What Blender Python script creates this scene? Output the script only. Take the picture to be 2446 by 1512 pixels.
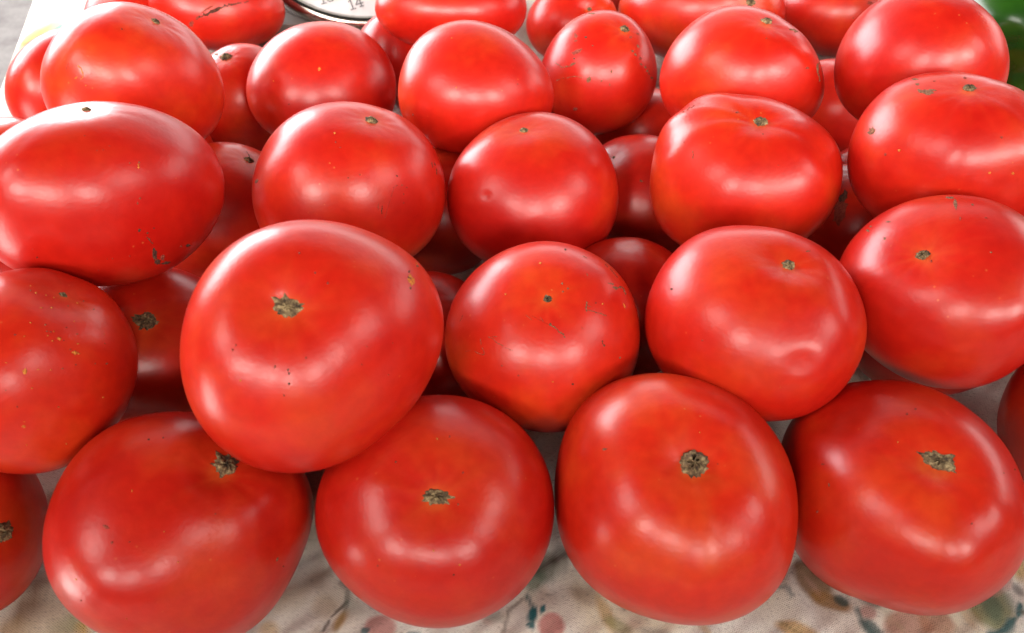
import bpy, bmesh, math, random
import numpy as np
from mathutils import Vector
from mathutils.bvhtree import BVHTree

for o in list(bpy.data.objects): bpy.data.objects.remove(o)
scene = bpy.context.scene
COL = scene.collection

# ------------------------------------------------------------------ camera
PITCH, CAM_H, F_PX, IMG_W, IMG_H = math.radians(44), 0.31, 1919.0, 2445.0, 1512.0
cam_data = bpy.data.cameras.new('camera'); cam = bpy.data.objects.new('camera', cam_data); COL.objects.link(cam)
cam.location = (0, 0, CAM_H); cam.rotation_euler = (math.pi/2 - PITCH, 0, 0)
cam_data.sensor_width = 36; cam_data.lens = 36*F_PX/IMG_W
cam_data.clip_start = 0.01; cam_data.clip_end = 60
cam_data.dof.use_dof = True; cam_data.dof.focus_distance = 0.36; cam_data.dof.aperture_fstop = 16
scene.camera = cam

# ------------------------------------------------------------------ light: shade under a market roof, open sides
world = bpy.data.worlds.new('World'); scene.world = world; world.use_nodes = True
bg = world.node_tree.nodes['Background']; bg.inputs[0].default_value = (1.0, 0.95, 0.93, 1); bg.inputs[1].default_value = 0.005

def area(name, loc, target, sx, sy, radiance, color=(1, 1, 1)):
    L = bpy.data.lights.new(name, 'AREA'); L.shape = 'RECTANGLE'; L.size = sx; L.size_y = sy
    L.energy = radiance*math.pi*sx*sy; L.color = color
    o = bpy.data.objects.new(name, L); COL.objects.link(o); o.location = loc
    o.rotation_euler = (Vector(target) - Vector(loc)).to_track_quat('-Z', 'Y').to_euler()
    return o
area('open_side_left', (-0.92, 1.06, 0.46), (-0.1, 0.35, 0.05), 1.0, 0.60, 18.0, (0.98, 0.96, 1.0))
area('open_side_right', (1.7, 0.9, 0.62), (0.1, 0.35, 0.05), 1.2, 0.5, 4.5, (1.0, 0.94, 0.9))
area('open_side_back', (0.2, 2.0, 0.55), (0.05, 0.4, 0.1), 2.6, 0.42, 4.5, (1.0, 0.96, 0.96))
area('canopy_glow', (0.1, 1.75, 1.25), (0.05, 0.4, 0.05), 2.6, 0.9, 1.1, (1.0, 0.95, 0.94))
for az, lum, aim, sp in ((-33, 0.98, 1.04, 23), (0, 0.90, 1.14, 21), (33, 0.90, 1.04, 23)):
    a_ = math.radians(az)
    area('open_front', (1.85*math.sin(a_), 0.35-1.75*math.cos(a_), 1.08), (0, aim, 0.10), 1.04, 0.62, lum, (1.0, 0.92, 0.85)).data.spread = math.radians(sp)
area('open_front_left', (-1.2, -0.48, 1.12), (0, 0.25, 0.05), 0.6, 0.55, 9.0, (1.0, 0.93, 0.87))
area('open_front_right', (1.3, -0.48, 1.12), (0, 0.25, 0.05), 0.7, 0.55, 7.0, (1.0, 0.93, 0.87))
area('sunlit_ground_left', (-1.0, -0.25, -0.25), (-0.05, 0.3, 0.08), 0.35, 0.45, 11.0, (1.0, 0.94, 0.88))
area('sun_on_pavement', (-2.9, 2.6, 2.0), (-2.7, 2.5, -0.75), 3.4, 3.4, 2.2).data.spread = math.radians(80)

scene.view_settings.view_transform = 'Standard'; scene.view_settings.look = 'None'
scene.view_settings.exposure = 0.0; scene.view_settings.gamma = 1.0; scene.view_settings.use_curve_mapping = False
scene.render.engine = 'CYCLES'
scene.cycles.use_denoising = True; scene.cycles.use_light_tree = False; scene.cycles.max_bounces = 8
scene.cycles.diffuse_bounces = 2; scene.cycles.glossy_bounces = 4
scene.cycles.sample_clamp_indirect = 6

# ------------------------------------------------------------------ helpers
rng = random.Random(7)
CAM = np.array([0, 0, CAM_H]); FW = np.array([0, math.cos(PITCH), -math.sin(PITCH)])
RT = np.array([1.0, 0, 0]); UP = np.cross(RT, FW)
def ray(x, y):
    d = FW + RT*(x-IMG_W/2)/F_PX - UP*(y-IMG_H/2)/F_PX
    return d/np.linalg.norm(d)
def on_plane(x, y, z=0.0):
    d = ray(x, y); return CAM + d*((z-CAM_H)/d[2])
def lin(r, g, b):
    f = lambda c: ((c/255+0.055)/1.055)**2.4 if c > 10 else c/255/12.92
    return (f(r), f(g), f(b), 1)

def add_mesh(name, verts, faces, mat, parent=None, smooth=True):
    me = bpy.data.meshes.new(name); me.from_pydata([tuple(v) for v in verts], [], [tuple(f) for f in faces])
    if smooth: me.polygons.foreach_set('use_smooth', [True]*len(me.polygons))
    for m in (mat if isinstance(mat, (list, tuple)) else [mat]): me.materials.append(m)
    me.update()
    o = bpy.data.objects.new(name, me); COL.objects.link(o)
    if parent is not None:
        o.parent = parent; o.matrix_parent_inverse = parent.matrix_basis.inverted()
    return o
def tag(o, label, cat, group=None):
    o['label'] = label; o['category'] = cat
    if group: o['group'] = group
    return o

class NT:
    """small node-tree helper"""
    def __init__(s, name):
        s.m = bpy.data.materials.new(name); s.m.use_nodes = True; s.t = s.m.node_tree
        s.p = s.t.nodes['Principled BSDF']
    def n(s, kind, **kw):
        nd = s.t.nodes.new(kind)
        for k, v in kw.items():
            if k in nd.inputs.keys(): nd.inputs[k].default_value = v
            else: setattr(nd, k, v)
        return nd
    def l(s, a, b): s.t.links.new(a, b)
    def ramp(s, fac, *stops):
        r = s.n('ShaderNodeValToRGB'); el = r.color_ramp.elements
        while len(el) < len(stops): el.new(0.5)
        for e, (p, c) in zip(el, stops): e.position = p; e.color = c if len(c) == 4 else (*c, 1)
        s.l(fac, r.inputs[0]); return r.outputs[0]
    def mix(s, fac, a, b, mode='MIX'):
        m = s.n('ShaderNodeMix', data_type='RGBA', blend_type=mode)
        for v, i in ((fac, 0), (a, 6), (b, 7)):
            if hasattr(v, 'is_linked'): s.l(v, m.inputs[i])
            else: m.inputs[i].default_value = v
        return m.outputs[2]
    def bump(s, h, strength, dist):
        b = s.n('ShaderNodeBump'); b.inputs['Strength'].default_value = strength; b.inputs['Distance'].default_value = dist
        s.l(h, b.inputs['Height']); return b.outputs[0]

# ------------------------------------------------------------------ materials
def tomato_material():
    M = NT('tomato_skin')
    tc = M.n('ShaderNodeTexCoord'); oi = M.n('ShaderNodeObjectInfo')
    off = M.n('ShaderNodeVectorMath', operation='ADD')
    sc = M.n('ShaderNodeVectorMath', operation='SCALE'); sc.inputs[0].default_value = (7, 3, 5); M.l(oi.outputs['Random'], sc.inputs['Scale'])
    M.l(tc.outputs['Object'], off.inputs[0]); M.l(sc.outputs[0], off.inputs[1])
    n1 = M.n('ShaderNodeTexNoise', Scale=26.0, Detail=3.0, Roughness=0.6); M.l(off.outputs[0], n1.inputs['Vector'])
    c = M.ramp(n1.outputs[0], (0.30, (0.49, 0.008, 0.004)), (0.50, (0.55, 0.015, 0.005)), (0.64, (0.58, 0.032, 0.007)), (0.80, (0.61, 0.055, 0.009)))
    # object-wide ripeness difference
    rp = M.ramp(oi.outputs['Random'], (0.0, (0.86, 0.72, 0.9)), (1.0, (1.05, 1.35, 1.1)))
    c = M.mix(1.0, c, rp, 'MULTIPLY')
    # fine mottling and pale pores in the skin
    n2 = M.n('ShaderNodeTexNoise', Scale=260.0, Detail=3.0); M.l(off.outputs[0], n2.inputs['Vector'])
    c = M.mix(1.0, c, M.ramp(n2.outputs[0], (0.3, (0.93, 0.9, 0.9)), (0.7, (1.05, 1.12, 1.1))), 'MULTIPLY')
    v = M.n('ShaderNodeTexVoronoi', Scale=190.0); M.l(off.outputs[0], v.inputs['Vector'])
    spot = M.ramp(v.outputs['Distance'], (0.06, (1, 1, 1)), (0.11, (0, 0, 0)))
    n3 = M.n('ShaderNodeTexNoise', Scale=40.0, Detail=1.0); M.l(off.outputs[0], n3.inputs['Vector'])
    gate = M.ramp(n3.outputs[0], (0.55, (0, 0, 0)), (0.68, (0.5, 0.5, 0.5)))
    sm = M.n('ShaderNodeMath', operation='MULTIPLY'); M.l(spot, sm.inputs[0]); M.l(gate, sm.inputs[1])
    c = M.mix(sm.outputs[0], c, (0.66, 0.15, 0.04, 1))
    # pale streaks round the stem end, a colour of the skin itself
    at = M.n('ShaderNodeAttribute', attribute_name='halo')
    c = M.mix(at.outputs['Fac'], c, (0.66, 0.13, 0.025, 1))
    M.l(c, M.p.inputs['Base Color'])
    n4 = M.n('ShaderNodeTexNoise', Scale=55.0, Detail=2.0); M.l(off.outputs[0], n4.inputs['Vector'])
    r = M.n('ShaderNodeMapRange'); r.inputs['To Min'].default_value = 0.27; r.inputs['To Max'].default_value = 0.36
    M.l(n4.outputs[0], r.inputs['Value']); M.l(r.outputs[0], M.p.inputs['Roughness'])
    n5 = M.n('ShaderNodeTexNoise', Scale=560.0, Detail=2.0); M.l(off.outputs[0], n5.inputs['Vector'])
    M.l(M.bump(n5.outputs[0], 0.16, 0.0004), M.p.inputs['Normal'])
    M.p.inputs['IOR'].default_value = 1.46; M.p.inputs['Specular IOR Level'].default_value = 0.52
    M.p.inputs['Subsurface Weight'].default_value = 0.0
    M.p.inputs['Subsurface Radius'].default_value = (1.0, 0.2, 0.1); M.p.inputs['Subsurface Scale'].default_value = 0.004
    return M.m
MAT_TOMATO = tomato_material()

def cork_material(name, dark, mid, pale, scale=700):
    M = NT(name); tc = M.n('ShaderNodeTexCoord')
    n = M.n('ShaderNodeTexNoise', Scale=float(scale), Detail=4.0, Roughness=0.7); M.l(tc.outputs['Object'], n.inputs['Vector'])
    c = M.ramp(n.outputs[0], (0.33, dark), (0.5, mid), (0.68, pale)); M.l(c, M.p.inputs['Base Color'])
    M.p.inputs['Roughness'].default_value = 0.85
    M.l(M.bump(n.outputs[0], 0.9, 0.0012), M.p.inputs['Normal'])
    return M.m
MAT_SCAR = cork_material('dry_stem_scar', lin(40, 28, 18), lin(104, 84, 56), lin(172, 150, 108), 420)
MAT_MARK = [cork_material('dark_scab', lin(50, 26, 18), lin(84, 46, 30), lin(120, 72, 48), 900),
            cork_material('tan_russet', lin(92, 54, 36), lin(126, 80, 54), lin(156, 112, 80), 900),
            cork_material('ochre_fleck', lin(165, 84, 22), lin(205, 116, 38), lin(226, 150, 62), 900),
            cork_material('faint_russet', lin(126, 40, 28), lin(146, 54, 38), lin(168, 78, 54), 900)]
# ------------------------------------------------------------------ tomatoes: shape
def cube_sphere(n):
    idx = {}; verts = []; faces = []
    def vid(p):
        k = tuple(np.round(p*n*2).astype(int))
        if k not in idx: idx[k] = len(verts); verts.append(p)
        return idx[k]
    g = np.linspace(-1, 1, n+1)
    for ax in range(3):
        for s in (-1, 1):
            for i in range(n):
                for j in range(n):
                    q = []
                    for a, b in ((g[i], g[j]), (g[i+1], g[j]), (g[i+1], g[j+1]), (g[i], g[j+1])):
                        p = np.zeros(3); p[ax] = s; p[(ax+1) % 3] = a; p[(ax+2) % 3] = b; q.append(vid(p))
                    faces.append(q if s > 0 else q[::-1])
    v = np.tan(np.array(verts)*math.pi/4)
    return v/np.linalg.norm(v, axis=1)[:, None], faces
SPH, SPH_F = cube_sphere(46)

def polygon_ellipse(o):
    if o[0] == 'e': return o[1], o[2], o[3], o[4], 0.0
    p = np.array(o, float); x, y = p[:, 0], p[:, 1]; x2, y2 = np.roll(x, -1), np.roll(y, -1); c = x*y2-x2*y; A = c.sum()/2
    mx = ((x+x2)*c).sum()/(6*A); my = ((y+y2)*c).sum()/(6*A)
    xx = (c*(x*x+x*x2+x2*x2)).sum()/12/A-mx*mx; yy = (c*(y*y+y*y2+y2*y2)).sum()/12/A-my*my
    xy = (c*(x*y2+2*x*y+2*x2*y2+x2*y)).sum()/24/A-mx*my
    w, v = np.linalg.eigh([[xx, xy], [xy, yy]]); a = 2*np.sqrt(w)
    return mx, my, a[1], a[0], math.atan2(v[1, 1], v[0, 1])

TOM = {}
def t(key, dist, outline, scar=None, axis=None, width=0):
    TOM[key] = dict(dist=dist, out=outline, scar=scar, axis=axis, width=width)
t('F0', 0.3907, ('e',-130,1252,250,245), scar=(8, 1270), axis=None, width=50)
t('F1', 0.3415, [(97,1290),(112,1220),(150,1130),(215,1050),(300,1003),(420,984),(540,995),(640,1035),(710,1095),(745,1170),(748,1240),(733,1305),(707,1358),(645,1460),(585,1512),(520,1542),(430,1558),(320,1545),(240,1515),(172,1472),(121,1397)], scar=(540, 1110), axis=None, width=60)
t('F2', 0.3252, [(750,1230),(765,1150),(800,1080),(870,1000),(960,955),(1060,943),(1160,963),(1240,1015),(1295,1090),(1322,1180),(1318,1270),(1285,1360),(1220,1435),(1140,1483),(1050,1501),(960,1487),(860,1430),(780,1340)], scar=(1042, 1188), axis=None, width=62)
t('F3', 0.3293, [(1324,1140),(1335,1070),(1375,980),(1440,920),(1530,895),(1640,896),(1740,935),(1830,1010),(1885,1100),(1906,1200),(1900,1300),(1875,1380),(1836,1432),(1776,1473),(1720,1489),(1658,1496),(1605,1490),(1494,1453),(1418,1409),(1366,1345),(1338,1285),(1325,1210)], scar=(1655, 1108), axis=None, width=66)
t('F4', 0.3595, [(1864,1060),(1890,1000),(1945,945),(2030,912),(2120,907),(2220,925),(2320,985),(2400,1060),(2445,1150),(2464,1240),(2447,1334),(2395,1405),(2320,1453),(2225,1473),(2093,1443),(2005,1410),(1942,1376),(1899,1315),(1870,1240),(1857,1150)], scar=(2240, 1103), axis=None, width=80)
t('F5', 0.4307, ('e',2620,1010,240,220), scar=None, axis=(0.2, -0.3, 0.9), width=0)
t('S0', 0.3561, [(330,880),(320,800),(280,725),(215,675),(140,647),(60,641),(-30,660),(-130,730),(-180,860),(-165,990),(-95,1090),(0,1128),(70,1133),(160,1113),(250,1050),(305,970)], scar=(157, 687), axis=None, width=22)
t('S0b', 0.4120, ('e',352,834,258,198), scar=(350, 762), axis=None, width=50)
t('S1', 0.3042, [(740,525),(640,540),(540,592),(470,680),(433,790),(433,900),(468,1000),(540,1080),(620,1122),(700,1131),(790,1117),(900,1055),(990,965),(1045,870),(1060,780),(1045,690),(1000,625),(930,575),(840,538)], scar=(680, 724), axis=None, width=62)
t('S2', 0.3494, [(1310,576),(1220,592),(1140,640),(1085,710),(1062,800),(1078,890),(1125,955),(1200,1005),(1290,1032),(1370,1025),(1450,980),(1508,900),(1528,810),(1515,720),(1470,645),(1400,598)], scar=(1308, 711), axis=None, width=24)
t('S3', 0.3494, [(1740,538),(1660,560),(1590,625),(1550,700),(1538,760),(1553,840),(1590,905),(1640,945),(1720,987),(1810,1005),(1890,1003),(1970,970),(2035,900),(2065,830),(2069,750),(2040,675),(1985,605),(1900,558),(1820,543)], scar=(1897, 607), axis=None, width=36)
t('S4', 0.3825, [(2270,467),(2180,477),(2090,518),(2020,590),(1991,660),(1995,730),(2030,800),(2080,852),(2150,898),(2250,927),(2330,925),(2400,900),(2460,855),(2525,780),(2548,700),(2530,620),(2480,545),(2400,490)], scar=(2198, 600), axis=None, width=38)
t('S5b', 0.4419, ('e',2228,793,212,157), scar=None, axis=(0, 0.1, 1), width=0)
t('C1', 0.3896, ('e',1010,820,180,172), scar=None, axis=(0.1, -0.1, 1), width=0)
t('C2', 0.4075, ('e',1490,735,180,168), scar=None, axis=(0, 0.3, 1), width=0)
t('T0', 0.3812, [(250,243),(170,248),(80,275),(0,318),(-60,390),(-80,470),(-60,560),(0,630),(100,668),(215,683),(300,678),(390,655),(470,600),(525,520),(538,450),(520,370),(480,320),(420,280),(340,253)], scar=(205, 249), axis=None, width=26)
t('T0b', 0.4761, ('e',535,520,190,182), scar=(597, 378), axis=None, width=28)
t('T1', 0.4089, [(815,243),(740,255),(670,298),(622,365),(602,440),(608,510),(640,580),(700,630),(800,655),(900,648),(980,618),(1030,575),(1060,500),(1062,430),(1040,360),(995,302),(910,258)], scar=(890, 276), axis=None, width=36)
t('T1b', 0.4648, ('e',1045,505,160,152), scar=None, axis=(0, 0.2, 1), width=0)
t('T2', 0.4191, [(1290,267),(1220,278),(1140,325),(1085,390),(1068,460),(1076,530),(1110,590),(1160,625),(1260,650),(1350,640),(1420,603),(1460,550),(1476,480),(1466,400),(1430,335),(1370,287)], scar=(1248, 294), axis=None, width=24)
t('T2b', 0.4742, ('e',1535,478,162,160), scar=(1462, 371), axis=None, width=9)
t('T3', 0.4195, [(1720,222),(1650,240),(1590,295),(1560,370),(1550,430),(1560,500),(1590,565),(1650,598),(1770,607),(1880,595),(1955,548),(2000,480),(2014,410),(2002,350),(1960,295),(1890,255),(1800,230)], scar=(1822, 267), axis=None, width=40)
t('T3b', 0.4883, ('e',2030,545,160,155), scar=None, axis=(0, 0.2, 1), width=0)
t('T3c', 0.5473, ('e',2070,440,115,95), scar=None, axis=(0, 0.2, 1), width=0)
t('T4', 0.4236, [(2240,173),(2160,188),(2090,230),(2045,300),(2020,370),(2030,440),(2065,500),(2140,560),(2250,580),(2370,560),(2470,500),(2520,410),(2525,330),(2490,250),(2430,208),(2340,182)], scar=(2317, 196), axis=None, width=32)
t('U0', 0.4828, [(290,3),(220,15),(155,55),(110,120),(95,185),(105,250),(150,310),(240,350),(340,365),(430,360),(500,328),(532,270),(537,215),(515,145),(470,85),(410,40),(350,15)], scar=(375, 43), axis=None, width=24)
t('U0b', 0.6592, ('e',145,207,135,132), scar=None, axis=(0.1, 0.5, 0.9), width=0)
t('U0d', 0.5894, ('e',575,245,128,140), scar=(537, 130), axis=None, width=34)
t('U1', 0.5373, [(765,52),(690,67),(630,110),(596,165),(587,210),(600,270),(640,318),(700,345),(780,350),(870,335),(930,285),(946,225),(935,150),(895,95),(840,62)], scar=None, axis=(0.2, 0.75, 0.6), width=0)
t('U2', 0.4588, [(1105,48),(1040,63),(985,110),(957,170),(950,225),(968,295),(1020,345),(1090,366),(1190,362),(1280,320),(1322,260),(1318,195),(1280,130),(1220,80),(1160,54)], scar=None, axis=(-0.1, 0.85, 0.5), width=0)
t('U3', 0.5165, [(1440,23),(1385,37),(1328,85),(1297,140),(1291,195),(1310,255),(1350,300),(1420,322),(1490,305),(1540,262),(1567,195),(1560,120),(1530,65),(1490,33)], scar=(1496, 62), axis=None, width=28)
t('U4', 0.4726, [(1760,12),(1700,25),(1640,65),(1592,125),(1573,190),(1585,250),(1620,300),(1700,330),(1790,335),(1880,320),(1945,280),(1969,215),(1960,150),(1925,90),(1870,45),(1815,20)], scar=(1835, 40), axis=None, width=32)
t('U5', 0.4719, [(2200,-30),(2110,-5),(2040,50),(2000,120),(1988,180),(2005,240),(2045,288),(2120,318),(2220,325),(2310,300),(2385,240),(2410,170),(2405,100),(2370,40),(2300,-15)], scar=None, axis=(0.2, 0.8, 0.55), width=0)
t('U4b', 0.5986, ('e',1990,265,125,125), scar=None, axis=(0, 0.3, 1), width=0)
t('U3b', 0.5490, ('e',1545,320,125,108), scar=None, axis=(0, 0.3, 1), width=0)
t('V0', 0.6957, [(343,0),(380,48),(430,88),(490,116),(560,122),(610,113),(655,88),(683,45),(676,0),(640,-50),(560,-85),(450,-80),(380,-45)], scar=None, axis=(0.3, 0.4, 0.85), width=0)
t('V0b', 0.8568, ('e',300,-75,125,88), scar=None, axis=(0.3, 0.4, 0.85), width=0)
t('V1', 0.5701, [(1075,-90),(970,-65),(905,-20),(890,10),(905,55),(950,95),(1040,118),(1120,120),(1210,100),(1250,60),(1260,15),(1235,-40),(1170,-78)], scar=None, axis=(0, 0.8, 0.5), width=0)
t('V1b', 0.6403, ('e',945,130,97,108), scar=None, axis=(0, 0.6, 0.7), width=0)
t('V2', 0.6833, ('e',1368,58,112,100), scar=(1412, 17), axis=None, width=13)
t('V3', 0.6939, ('e',1675,30,200,125), scar=(1797, 4), axis=None, width=28)
t('V4', 0.7386, ('e',2000,35,150,102), scar=None, axis=(0.1, 0.6, 0.7), width=0)
t('X1', 0.6027, ('e',10,390,140,110), scar=None, axis=(0, 0.3, 1), width=0)
t('X2', 0.4890, ('e',55,650,215,165), scar=None, axis=(0, 0.2, 1), width=0)

DIMPLE = dict(S1=.11, F3=.15, F2=.07, F4=.11, F1=.09, S3=.10, S4=.06, T3=.09, T1=.05, S2=.02, T0=.05, T2=.06, V2=.12)
LOBES = dict(T3=(7, .014), F3=(5, .015), F2=(5, .012), S1=(4, .012), F4=(4, .014), F1=(5, .010), S3=(4, .010), T0=(4, .008), T4=(5, .010))
DENTS = dict(S3=[(1918, 872, 60, .020), (1918, 874, 34, -.040), (1918, 874, 12, .006)], T2=[(1160, 467, 11, -.015), (1160, 467, 28, .005)], S1=[(660, 702, 12, -.03)])

def to_px(P):
    d = P-CAM; z = d@FW
    return IMG_W/2+F_PX*(d@RT)/z, IMG_H/2-F_PX*(d@UP)/z, z

def build_tomato(key, d):
    r_ = random.Random('tomato'+key); nr = np.random.RandomState(sum(map(ord, key))*7+3)
    ex, ey, a, b, ang = polygon_ellipse(d['out'])
    r = ray(ex, ey); e1 = np.cross(r, UP); e1 /= np.linalg.norm(e1); e2 = np.cross(e1, r)
    u = e1*math.cos(ang)-e2*math.sin(ang); v = e1*math.sin(ang)+e2*math.cos(ang); w = -r
    k = (r@FW)/F_PX; A = math.sin(math.atan(a*k)); B = math.sin(math.atan(b*k)); Cc = math.sqrt(A*B)*(.72 if key[0] == 'F' else .82)
    L = d['dist']*(np.outer(u, u)*A+np.outer(v, v)*B+np.outer(w, w)*Cc); C = CAM+r*d['dist']; Li = np.linalg.inv(L)
    def hit(px, py):            # unit-sphere coordinate of a point of the near side
        q = Li@ray(px, py); o = Li@(CAM-C); bb = q@o; aa = q@q; cc = o@o-1; disc = bb*bb-aa*cc
        s = o+q*((-bb-math.sqrt(max(disc, 0)))/aa); return s/np.linalg.norm(s)
    if d['scar']: s = hit(*d['scar'])
    else: s = Li@np.array(d['axis'], float); s /= np.linalg.norm(s)
    t1 = np.cross(s, [0.3, 0.5, 0.81]); t1 /= np.linalg.norm(t1); t2 = np.cross(s, t1)
    cosg = np.clip(SPH@s, -1, 1); g = np.arccos(cosg); ph = np.arctan2(SPH@t2, SPH@t1)
    rad = np.ones(len(SPH))
    for _ in range(9):
        kk = nr.normal(size=3)*1.6; rad += .010*np.cos(SPH@kk+nr.uniform(0, 6.28))
    nl, la = LOBES.get(key, (r_.choice((4, 5, 6)), r_.uniform(.004, .009))); p0 = r_.uniform(0, 6.28)
    wob = ph+.25*np.sin(ph+p0)+.15*np.sin(2*ph-p0)
    ww = np.exp(-((g-.95)/.55)**2)
    rad += la*np.cos(nl*wob+p0)*ww
    rad += .10*la*np.cos((2*nl+1)*wob-p0)*np.exp(-((g-.42)/.25)**2)*np.minimum(g/.3, 1)
    dp = DIMPLE.get(key, r_.uniform(.03, .05))
    rad *= (np.abs(np.cos(g))**2.12+np.abs(np.sin(g))**2.12)**(-1/2.12)
    rad -= dp*np.exp(-(g/.27)**2)+.12*dp*np.exp(-(g/.6)**2)
    rad -= .02*np.exp(-((math.pi-g)/.3)**2)
    # fine puckers running into the stem end
    rad += .0015*np.cos(11*ph+p0)*np.exp(-((g-.2)/.11)**2)
    for (px, py, pr, dep) in DENTS.get(key, []):
        c0 = hit(px, py); ga = np.arccos(np.clip(SPH@c0, -1, 1)); rr = pr/((a+b)/2); rad += dep*np.exp(-(ga/rr)**2)
    SP = SPH*rad[:, None]
    if key[0] == 'F':           # fuller towards the front, flatter where it leans on the pile
        sw = SP@w; SP = SP+np.outer(np.where(sw > 0, .20*sw*np.clip(sw*2, 0, 1), 0), w)
    P = C+SP@L.T
    # make the outline the measured one
    for it in range(2):
        x, y, z = to_px(P); dx, dy = x-ex, y-ey; psi = np.arctan2(dy, dx); rho = np.hypot(dx, dy)
        NB = 72; bi = ((psi+math.pi)/(2*math.pi)*NB).astype(int) % NB
        act = np.zeros(NB); np.maximum.at(act, bi, rho); bc = (np.arange(NB)+.5)/NB*2*math.pi-math.pi
        if d['out'][0] == 'e':
            tgt = 1/np.sqrt((np.cos(bc)/a)**2+(np.sin(bc)/b)**2)
            tgt = tgt*(1+.012*np.cos(2*bc+p0)+.012*np.cos(3*bc-p0))
        else:
            q = np.array(d['out'], float)-[ex, ey]; qa = np.arctan2(q[:, 1], q[:, 0]); qr = np.hypot(q[:, 0], q[:, 1]); o_ = np.argsort(qa)
            tgt = np.interp(bc, np.r_[qa[o_]-2*math.pi, qa[o_], qa[o_]+2*math.pi], np.r_[qr[o_], qr[o_], qr[o_]])
        f = tgt/act
        F = np.fft.rfft(f); F[1:] *= np.exp(-(np.arange(1, len(F))/7.0)**4); f = np.fft.irfft(F, NB)
        fi = np.interp(psi, np.r_[bc-2*math.pi, bc, bc+2*math.pi], np.r_[f, f, f]); m = f.mean()
        ti = np.interp(psi, np.r_[bc-2*math.pi, bc, bc+2*math.pi], np.r_[tgt, tgt, tgt])
        fac = m+(fi-m)*np.clip(rho/ti, 0, 1)**2
        P = P+np.outer(dx*(fac-1)*z/F_PX, RT)-np.outer(dy*(fac-1)*z/F_PX, UP)
    low = P[:, 2].min()
    if low < 0: P[:, 2] = np.where(P[:, 2] < .002, .002+(P[:, 2]-.002)*.05, P[:, 2])
    # frame of the object: its base
    base = np.array([C[0], C[1], max(P[:, 2].min(), 0)])
    o = add_mesh('tomato', P-base, SPH_F, MAT_TOMATO); o.location = base
    # pale rays beside the stem scar
    st = np.clip(np.cos(nl*wob+p0)*.5+.5, 0, 1)**4+.6*np.clip(np.cos((nl+2)*ph-p0)*.5+.5, 0, 1)**8
    wsc = d['width']/((a+b)/2)/2 if d['width'] else .03
    halo = .10*np.clip(np.cos((2*nl+1)*wob+p0)*.5+.5, 0, 1)**10*np.exp(-g/.38)*np.minimum(g/.1, 1)+.34*np.exp(-np.clip(g-wsc*.8, 0, 9)/.03)+.20*st*np.exp(-g/.16)
    if not d['scar']: halo *= .6
    atr = o.data.attributes.new('halo', 'FLOAT', 'POINT'); atr.data.foreach_set('value', np.clip(halo, 0, 1).astype(np.float32))
    bvh = BVHTree.FromPolygons([tuple(p) for p in P], SPH_F)
    d.update(obj=o, bvh=bvh, C=C, scale=d['dist']*(r@FW)/F_PX)
    # stem scar
    if d['scar']:
        S = C+L@s*.97; nrm = Li.T@s; nrm /= np.linalg.norm(nrm)
        build_scar(key, d, S, nrm, r_)
    return o

def drop(bvh, p, n, lift):
    h = bvh.ray_cast(Vector(p+n*.02), Vector(-n), .06)
    if h[0] is None: return p
    return np.array(h[0])+np.array(h[1])*lift

def build_scar(key, d, S, n, r_):
    # width measured across the photograph's picture of it
    R = d['width']*d['scale']/2*(1.22 if d['width'] > 45 else 1.1); sk = .25 if key == 'F3' else 1.0 if d['width'] > 45 else .45
    ax = RT-n*(RT@n); ax /= np.linalg.norm(ax); ay = np.cross(n, ax)
    K, NR = 40, 7; pts = []; spikes = [(r_.uniform(0, 6.28), r_.uniform(.35, .8), r_.uniform(.08, .16)) for _ in range(r_.choice((5, 6, 7)))]
    asp = SCAR_ASPECT.get(key, (.85, 0.0))
    jag = [r_.uniform(-.09, .09) for _ in range(K)]
    h = (.0035 if key == 'F3' else .0010)*min(1, R/.004)
    for j in range(NR):
        f = (j+.15)/(NR-1+.15)
        for i in range(K):
            a = 2*math.pi*i/K; rr = .72+jag[i]*f
            for (sa, sl, sw) in spikes:
                da = (a-sa+math.pi) % (2*math.pi)-math.pi; rr += sk*sl*.5*math.exp(-(da/sw)**2)*f**2
            x, y = rr*f*math.cos(a), rr*f*math.sin(a)*asp[0]
            x, y = x*math.cos(asp[1])-y*math.sin(asp[1]), x*math.sin(asp[1])+y*math.cos(asp[1])
            lift = h*(1-f**3)*(1+.8*math.sin(5*x+i*.9+j)*r_.uniform(.2, 1))+.00012-.0002*(j == NR-1)
            pts.append(drop(d['bvh'], S+(ax*x+ay*y)*R, n, lift))
    c = len(pts); pts.append(drop(d['bvh'], S, n, h*.7))
    faces = [(c, i, (i+1) % K) for i in range(K)]
    for j in range(NR-1):
        for i in range(K): faces.append((j*K+i, (j+1)*K+i, (j+1)*K+(i+1) % K, j*K+(i+1) % K))
    o = d['obj']; base = np.array(o.location)
    add_child(o, 'stem_scar', np.array(pts)-base, faces, MAT_SCAR)

def add_child(parent, name, verts, faces, mat, smooth=True):
    me = bpy.data.meshes.new(name); me.from_pydata([tuple(v) for v in verts], [], faces)
    if smooth: me.polygons.foreach_set('use_smooth', [True]*len(me.polygons))
    for m in (mat if isinstance(mat, (list, tuple)) else [mat]): me.materials.append(m)
    me.update(); c = bpy.data.objects.new(name, me); COL.objects.link(c); c.parent = parent
    return c
SCAR_ASPECT = dict(F1=(.95, .5), F2=(.62, -.1), F3=(1.0, 1.2), F4=(.55, -.55), S1=(.8, -.15), S0b=(.9, .2), S3=(.95, -.3), S4=(.7, 0), F0=(1, 0), T3=(.8, -.1), U4=(.8, -.1), T4=(.9, 0))

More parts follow.
